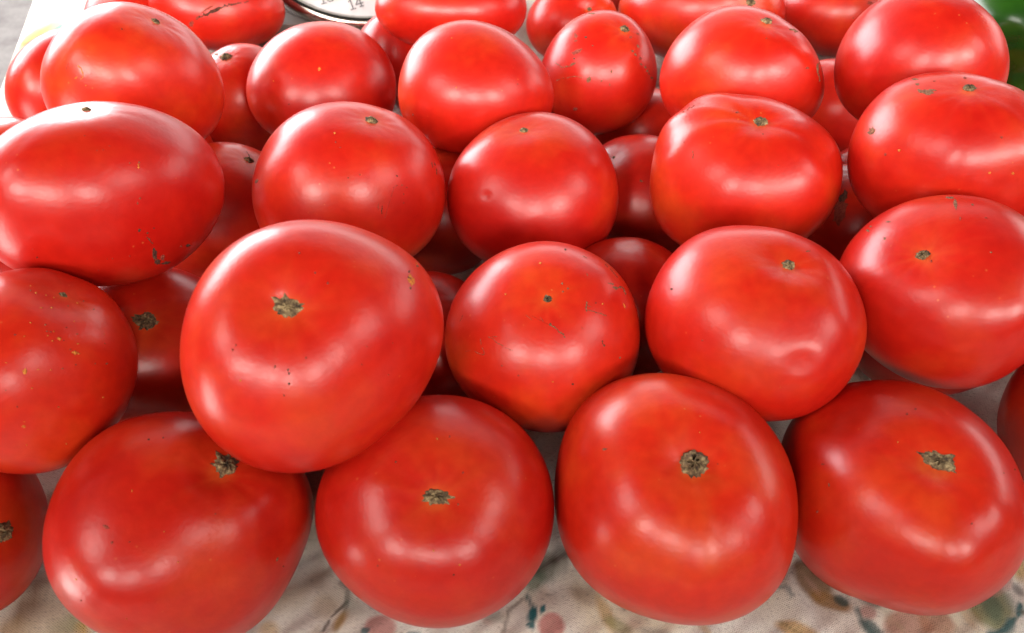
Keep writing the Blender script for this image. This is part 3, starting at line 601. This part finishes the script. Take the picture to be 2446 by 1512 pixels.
    motif(1945, 1385, 40, 48, -.6, (150, 108, 62), .85, .3); motif(1985, 1430, 52, 20, .3, (178, 134, 76), .85, .3); motif(2012, 1428, 20, 14, .3, dteal, .85, .4); motif(1960, 1340, 20, 30, -.3, (96, 70, 46), .6, .5)
    motif(1905, 1500, 50, 20, .35, gold, .75, .35); stroke([(1870, 1478), (1900, 1500), (1925, 1512)], .0007, (140, 110, 60), .6)
    motif(2085, 1435, 26, 16, .3, (120, 100, 88), .7, .4); motif(2075, 1460, 22, 16, .2, (190, 130, 120), .7, .4); stroke([(2050, 1450), (2060, 1480), (2095, 1512)], .0008, dteal, .7); motif(2085, 1498, 30, 18, .5, dteal, .85, .35)
    motif(2170, 1485, 66, 36, -.1, (200, 150, 128), .85, .3); motif(2240, 1480, 40, 30, .2, (196, 146, 118), .8, .3)
    motif(2365, 1430, 44, 50, .5, (150, 156, 110), .85, .3); motif(2375, 1445, 22, 30, .4, (110, 132, 108), .8, .5); stroke([(2440, 1440), (2432, 1470), (2400, 1500), (2370, 1512)], .0013, (60, 120, 124), .9)
    motif(2430, 1345, 30, 30, 0, gold, .75, .4); motif(2395, 1385, 40, 16, -.4, (208, 150, 140), .7, .4); motif(2438, 1400, 14, 14, 0, (90, 84, 80), .6, .5)
    r0 = random.Random(5)
    for i in range(40):
        motif(r0.uniform(0, 2445), r0.uniform(1330, 1512), r0.uniform(14, 46), r0.uniform(8, 24), r0.uniform(0, 3.1), r0.choice(((178, 140, 100), gold, olive, mauve, (222, 180, 164), (190, 176, 134), (150, 178, 168))), r0.uniform(.2, .5), r0.uniform(.5, .9))
    for i in range(10):
        px, py = r0.uniform(0, 2445), r0.uniform(1350, 1505); a = r0.uniform(0, 6.28)
        stroke([(px, py), (px+26*math.cos(a), py+18*math.sin(a)), (px+48*math.cos(a+.6), py+34*math.sin(a+.6))], r0.uniform(.0004, .0008), r0.choice(((110, 92, 70), (120, 108, 84), dteal, (132, 96, 66))), r0.uniform(.35, .7))
    # the print goes on over the rest of the cloth
    r = random.Random(21)
    for i in range(260):
        p = np.array([r.uniform(-.62, .8), r.uniform(-.2, 1.2), 0.])
        if -.3 < p[0] < .3 and .09 < p[1] < .22: continue
        motif(p, None, r.uniform(18, 60), r.uniform(14, 40), r.uniform(0, 3.1), r.choice((brown, gold, teal, rose, olive, dteal, mauve, rose)), r.uniform(.5, .9), r.uniform(.25, .5))
    p = on_plane(148, 72); motif(p, None, 42, 26, -.7, (70, 160, 160), .9, .4); motif(on_plane(100, 25), None, 20, 14, .6, (236, 226, 170), .5, .5)
    return col
def cloth_material():
    M = NT('printed_cotton'); tc = M.n('ShaderNodeTexCoord')
    at = M.n('ShaderNodeAttribute', attribute_name='print')
    mp = M.n('ShaderNodeMapping'); mp.inputs['Rotation'].default_value = (0, 0, .55); M.l(tc.outputs['Object'], mp.inputs['Vector'])
    w1 = M.n('ShaderNodeTexWave', Scale=420.0, Distortion=2.0, Detail=2.0); w1.inputs['Detail Scale'].default_value = 3.0; M.l(mp.outputs[0], w1.inputs['Vector'])
    w2 = M.n('ShaderNodeTexWave', Scale=420.0, Distortion=2.0, Detail=2.0, bands_direction='Y'); M.l(mp.outputs[0], w2.inputs['Vector'])
    mx = M.n('ShaderNodeMath', operation='MAXIMUM'); M.l(w1.outputs['Fac'], mx.inputs[0]); M.l(w2.outputs['Fac'], mx.inputs[1])
    st = M.n('ShaderNodeMapping'); st.inputs['Rotation'].default_value = (0, 0, .55); st.inputs['Scale'].default_value = (1, 2.6, 1); M.l(tc.outputs['Object'], st.inputs['Vector'])
    n = M.n('ShaderNodeTexNoise', Scale=620.0, Detail=3.0, Roughness=0.7); M.l(st.outputs[0], n.inputs['Vector'])
    c = M.mix(1.0, at.outputs['Color'], M.ramp(n.outputs[0], (.30, (.66, .64, .62)), (.44, (1.0, 1.0, 1.0)), (.7, (1.1, 1.1, 1.1))), 'MULTIPLY')
    c = M.mix(1.0, c, M.ramp(mx.outputs[0], (.15, (.86, .85, .84)), (.9, (1.03, 1.03, 1.03))), 'MULTIPLY')
    M.l(c, M.p.inputs['Base Color']); M.p.inputs['Roughness'].default_value = .9; M.p.inputs['Specular IOR Level'].default_value = .15
    ad = M.n('ShaderNodeMath', operation='ADD'); M.l(mx.outputs[0], ad.inputs[0]); M.l(n.outputs[0], ad.inputs[1])
    M.l(M.bump(ad.outputs[0], .8, .0006), M.p.inputs['Normal'])
    return M.m
me = bpy.data.meshes.new('tablecloth'); me.from_pydata(CV.tolist(), [], CF.tolist())
me.polygons.foreach_set('use_smooth', [True]*len(me.polygons))
cc = cloth_colour(CV); ca = me.color_attributes.new('print', 'FLOAT_COLOR', 'POINT')
ca.data.foreach_set('color', np.c_[cc, np.ones(len(cc))].astype(np.float32).ravel()); me.materials.append(cloth_material()); me.update()
cloth = bpy.data.objects.new('tablecloth', me); COL.objects.link(cloth)
tag(cloth, 'cream cotton cloth with faded floral print spread under the tomatoes', 'tablecloth')

def simple(name, color, rough=.6, metal=0.0, noise=None):
    M = NT(name); M.p.inputs['Roughness'].default_value = rough; M.p.inputs['Metallic'].default_value = metal
    tc = M.n('ShaderNodeTexCoord'); n = M.n('ShaderNodeTexNoise', Scale=noise or 30.0, Detail=4.0); M.l(tc.outputs['Object'], n.inputs['Vector'])
    a = [v*.86 for v in color[:3]]; b = [min(1, v*1.1) for v in color[:3]]
    M.l(M.ramp(n.outputs[0], (.35, a), (.65, b)), M.p.inputs['Base Color'])
    return M.m
# pavement below the table
g = bmesh.new(); bmesh.ops.create_grid(g, x_segments=8, y_segments=8, size=8)
me = bpy.data.meshes.new('pavement'); g.to_mesh(me); g.free()
def pavement_material():
    M = NT('worn_concrete'); tc = M.n('ShaderNodeTexCoord')
    n = M.n('ShaderNodeTexNoise', Scale=9.0, Detail=6.0, Roughness=.65); M.l(tc.outputs['Object'], n.inputs['Vector'])
    n2 = M.n('ShaderNodeTexNoise', Scale=90.0, Detail=4.0); M.l(tc.outputs['Object'], n2.inputs['Vector'])
    c = M.ramp(n.outputs[0], (.3, lin(150, 142, 140)), (.55, lin(178, 171, 168)), (.75, lin(196, 190, 186)))
    c = M.mix(1.0, c, M.ramp(n2.outputs[0], (.3, (.86, .86, .86)), (.7, (1.08, 1.08, 1.08))), 'MULTIPLY')
    M.l(c, M.p.inputs['Base Color']); M.p.inputs['Roughness'].default_value = .9; M.l(M.bump(n2.outputs[0], .5, .004), M.p.inputs['Normal'])
    return M.m
me.materials.append(pavement_material())
ground = bpy.data.objects.new('pavement', me); COL.objects.link(ground); ground.location = (0, 0, -.75); ground['kind'] = 'structure'

# ------------------------------------------------------------------ dial scale behind the pile
P0 = CAM+ray(874, 45)*((.625)/ray(874, 45)[1])
TILT = math.radians(56); DN = np.array([0, -math.cos(TILT), math.sin(TILT)]); DU = np.array([0, math.sin(TILT), math.cos(TILT)]); DX = np.array([1., 0, 0])
DR = .098; DC = P0+DU*DR
def lathe(profile, seg=96):   # profile: (radius, height along dial normal)
    v, f = [], []; n = len(profile)
    for i in range(seg):
        a = 2*math.pi*i/seg; e = DX*math.cos(a)+DU*math.sin(a)
        for r, h in profile: v.append(DC+e*r+DN*h)
    for i in range(seg):
        for j in range(n-1):
            f.append((i*n+j, ((i+1) % seg)*n+j, ((i+1) % seg)*n+j+1, i*n+j+1))
    return v, f
scale = bpy.data.objects.new('weighing_scale', None); COL.objects.link(scale); scale.empty_display_size = .05
tag(scale, 'grey dial weighing scale with white numbered face behind the tomatoes', 'scale')
MAT_GREY = simple('grey_enamel', lin(112, 106, 100), .45); MAT_STEEL = simple('dull_chrome', lin(176, 170, 160), .22, 1.0, 60); MAT_FACE = simple('white_dial', lin(205, 203, 202), .5); MAT_INK = simple('grey_ink', lin(96, 94, 96), .6)
v, f = lathe([(.0, .0), (DR, .0)]); add_child(scale, 'dial_face', v, f, MAT_FACE)
v, f = lathe([(DR-.001, -.001), (DR, .0035), (DR+.0025, .0055), (DR+.0055, .0055), (DR+.0085, .003), (DR+.010, -.001), (DR+.0105, -.004), (DR+.0085, -.005)]); rim = add_child(scale, 'rim', v, f, MAT_STEEL)
v, f = lathe([(DR+.0085, -.0045), (DR+.0092, -.012), (DR+.0085, -.022), (.07, -.03), (0, -.031)]); add_child(scale, 'housing', v, f, MAT_GREY)
def box(c, sx, sy, sz):
    v = [(c[0]+a*sx/2, c[1]+b*sy/2, c[2]+d_*sz/2) for a in (-1, 1) for b in (-1, 1) for d_ in (-1, 1)]
    return v, [(0, 1, 3, 2), (4, 6, 7, 5), (0, 4, 5, 1), (2, 3, 7, 6), (0, 2, 6, 4), (1, 5, 7, 3)]
bmx = bmesh.new(); v, f = box((DC[0], DC[1]+.005, .0165), .205, .20, .031)
vv = [bmx.verts.new(p) for p in v]; [bmx.faces.new([vv[i] for i in q]) for q in f]
bmesh.ops.bevel(bmx, geom=bmx.edges[:], offset=.012, segments=3, affect='EDGES'); me = bpy.data.meshes.new('base'); bmx.to_mesh(me); bmx.free(); me.materials.append(MAT_GREY)
ob = bpy.data.objects.new('base', me); COL.objects.link(ob); ob.parent = scale
STROKES = {'1': [[(-.16, .36), (.04, .5), (.04, -.5)], [(-.18, -.5), (.26, -.5)]],
           '3': [[(-.26, .36), (-.12, .49), (.12, .49), (.26, .34), (.22, .12), (-.02, .04)], [(-.02, .04), (.24, -.06), (.28, -.3), (.12, -.48), (-.12, -.49), (-.28, -.34)]],
           '4': [[(.12, -.5), (.12, .5), (-.32, -.18), (.34, -.18)], [(-.04, -.5), (.28, -.5)]]}
def number(txt, px, py, h, rot):
    d_ = ray(px, py); c = CAM+d_*(((DC-CAM)@DN)/(d_@DN)); ex = DX*math.cos(rot)+DU*math.sin(rot); ey = -DX*math.sin(rot)+DU*math.cos(rot)
    v, f = [], []
    for k, ch in enumerate(txt):
        for s in STROKES[ch]:
            for (x0, y0), (x1, y1) in zip(s[:-1], s[1:]):
                L = math.hypot(x1-x0, y1-y0); ux, uy = (x1-x0)/L, (y1-y0)/L; w = .055; i0 = len(v)
                for a, b in ((x0-ux*.05-uy*w, y0-uy*.05+ux*w), (x0-ux*.05+uy*w, y0-uy*.05-ux*w), (x1+ux*.05+uy*w, y1+uy*.05-ux*w), (x1+ux*.05-uy*w, y1+uy*.05+ux*w)):
                    v.append(c+ex*(a+(k-.5)*.72)*h+ey*b*h+DN*(.0004+.00005*len(f)))
                f.append((i0, i0+1, i0+2, i0+3))
    add_child(scale, 'number', v, f, MAT_INK, False)
number('14', 848, 9, .0088, math.radians(20)); number('13', 779, -4, .0088, math.radians(16))

# ------------------------------------------------------------------ green pepper at the right
def pepper():
    c = CAM+ray(2470, 80)*.62; ax = np.array([.75, .45, .48]); ax /= np.linalg.norm(ax)
    e1 = np.cross(ax, [0, 0, 1.]); e1 /= np.linalg.norm(e1); e2 = np.cross(e1, ax); NU, NV = 96, 56; v, f = [], []
    for j in range(NV+1):
        tt = j/NV; z = (tt-.5)*.125; prof = (math.sin(math.pi*min(1, tt*1.0))**.42)*(.056+.008*math.cos(tt*3.0))
        for i in range(NU):
            a = 2*math.pi*i/NU; lob = 1+.10*abs(math.cos(1.5*a+.5))**.7-.06+.03*math.sin(a*2+tt*4)+.02*math.sin(5*a+tt*7)
            if tt > .8: z2 = z+.012*(math.cos(3*a+1)-.6)*(tt-.8)/.2
            elif tt < .2: z2 = z-.008*(math.cos(3*a+1)-1.2)*(.2-tt)/.2
            else: z2 = z
            v.append(c+ax*z2+(e1*math.cos(a)+e2*math.sin(a))*prof*lob)
    for j in range(NV):
        for i in range(NU): f.append((j*NU+i, j*NU+(i+1) % NU, (j+1)*NU+(i+1) % NU, (j+1)*NU+i))
    v = np.array(v); v[:, 2] += max(0, .001-v[:, 2].min())
    M = NT('green_pepper_skin'); tc = M.n('ShaderNodeTexCoord'); n = M.n('ShaderNodeTexNoise', Scale=28.0, Detail=3.0); M.l(tc.outputs['Object'], n.inputs['Vector'])
    M.l(M.ramp(n.outputs[0], (.35, lin(16, 46, 12)), (.6, lin(34, 72, 14)), (.8, lin(52, 90, 20))), M.p.inputs['Base Color']); M.p.inputs['Roughness'].default_value = .2
    base = np.array([c[0], c[1], v[:, 2].min()])
    o = add_mesh('green_pepper', v-base, f, M.m); o.location = base
    tag(o, 'glossy dark green bell pepper at the top right corner beside the tomatoes', 'pepper')
    # stalk at the far end
    sv, sf = [], []; K = 14; p0 = c+ax*.044-base
    for j in range(7):
        tt = j/6; r = .011*(1-tt)**2+.0045; cc_ = p0+ax*.035*tt+np.array([0, 0, .010])*tt*tt
        for i in range(K): a = 2*math.pi*i/K; sv.append(cc_+(e1*math.cos(a)+e2*math.sin(a))*r*(1+.15*math.cos(5*a)))
    for j in range(6):
        for i in range(K): sf.append((j*K+i, j*K+(i+1) % K, (j+1)*K+(i+1) % K, (j+1)*K+i))
    sf.append(tuple(6*K+i for i in range(K)))
    add_child(o, 'stalk', sv, sf, simple('green_stalk', lin(98, 128, 52), .6))
pepper()
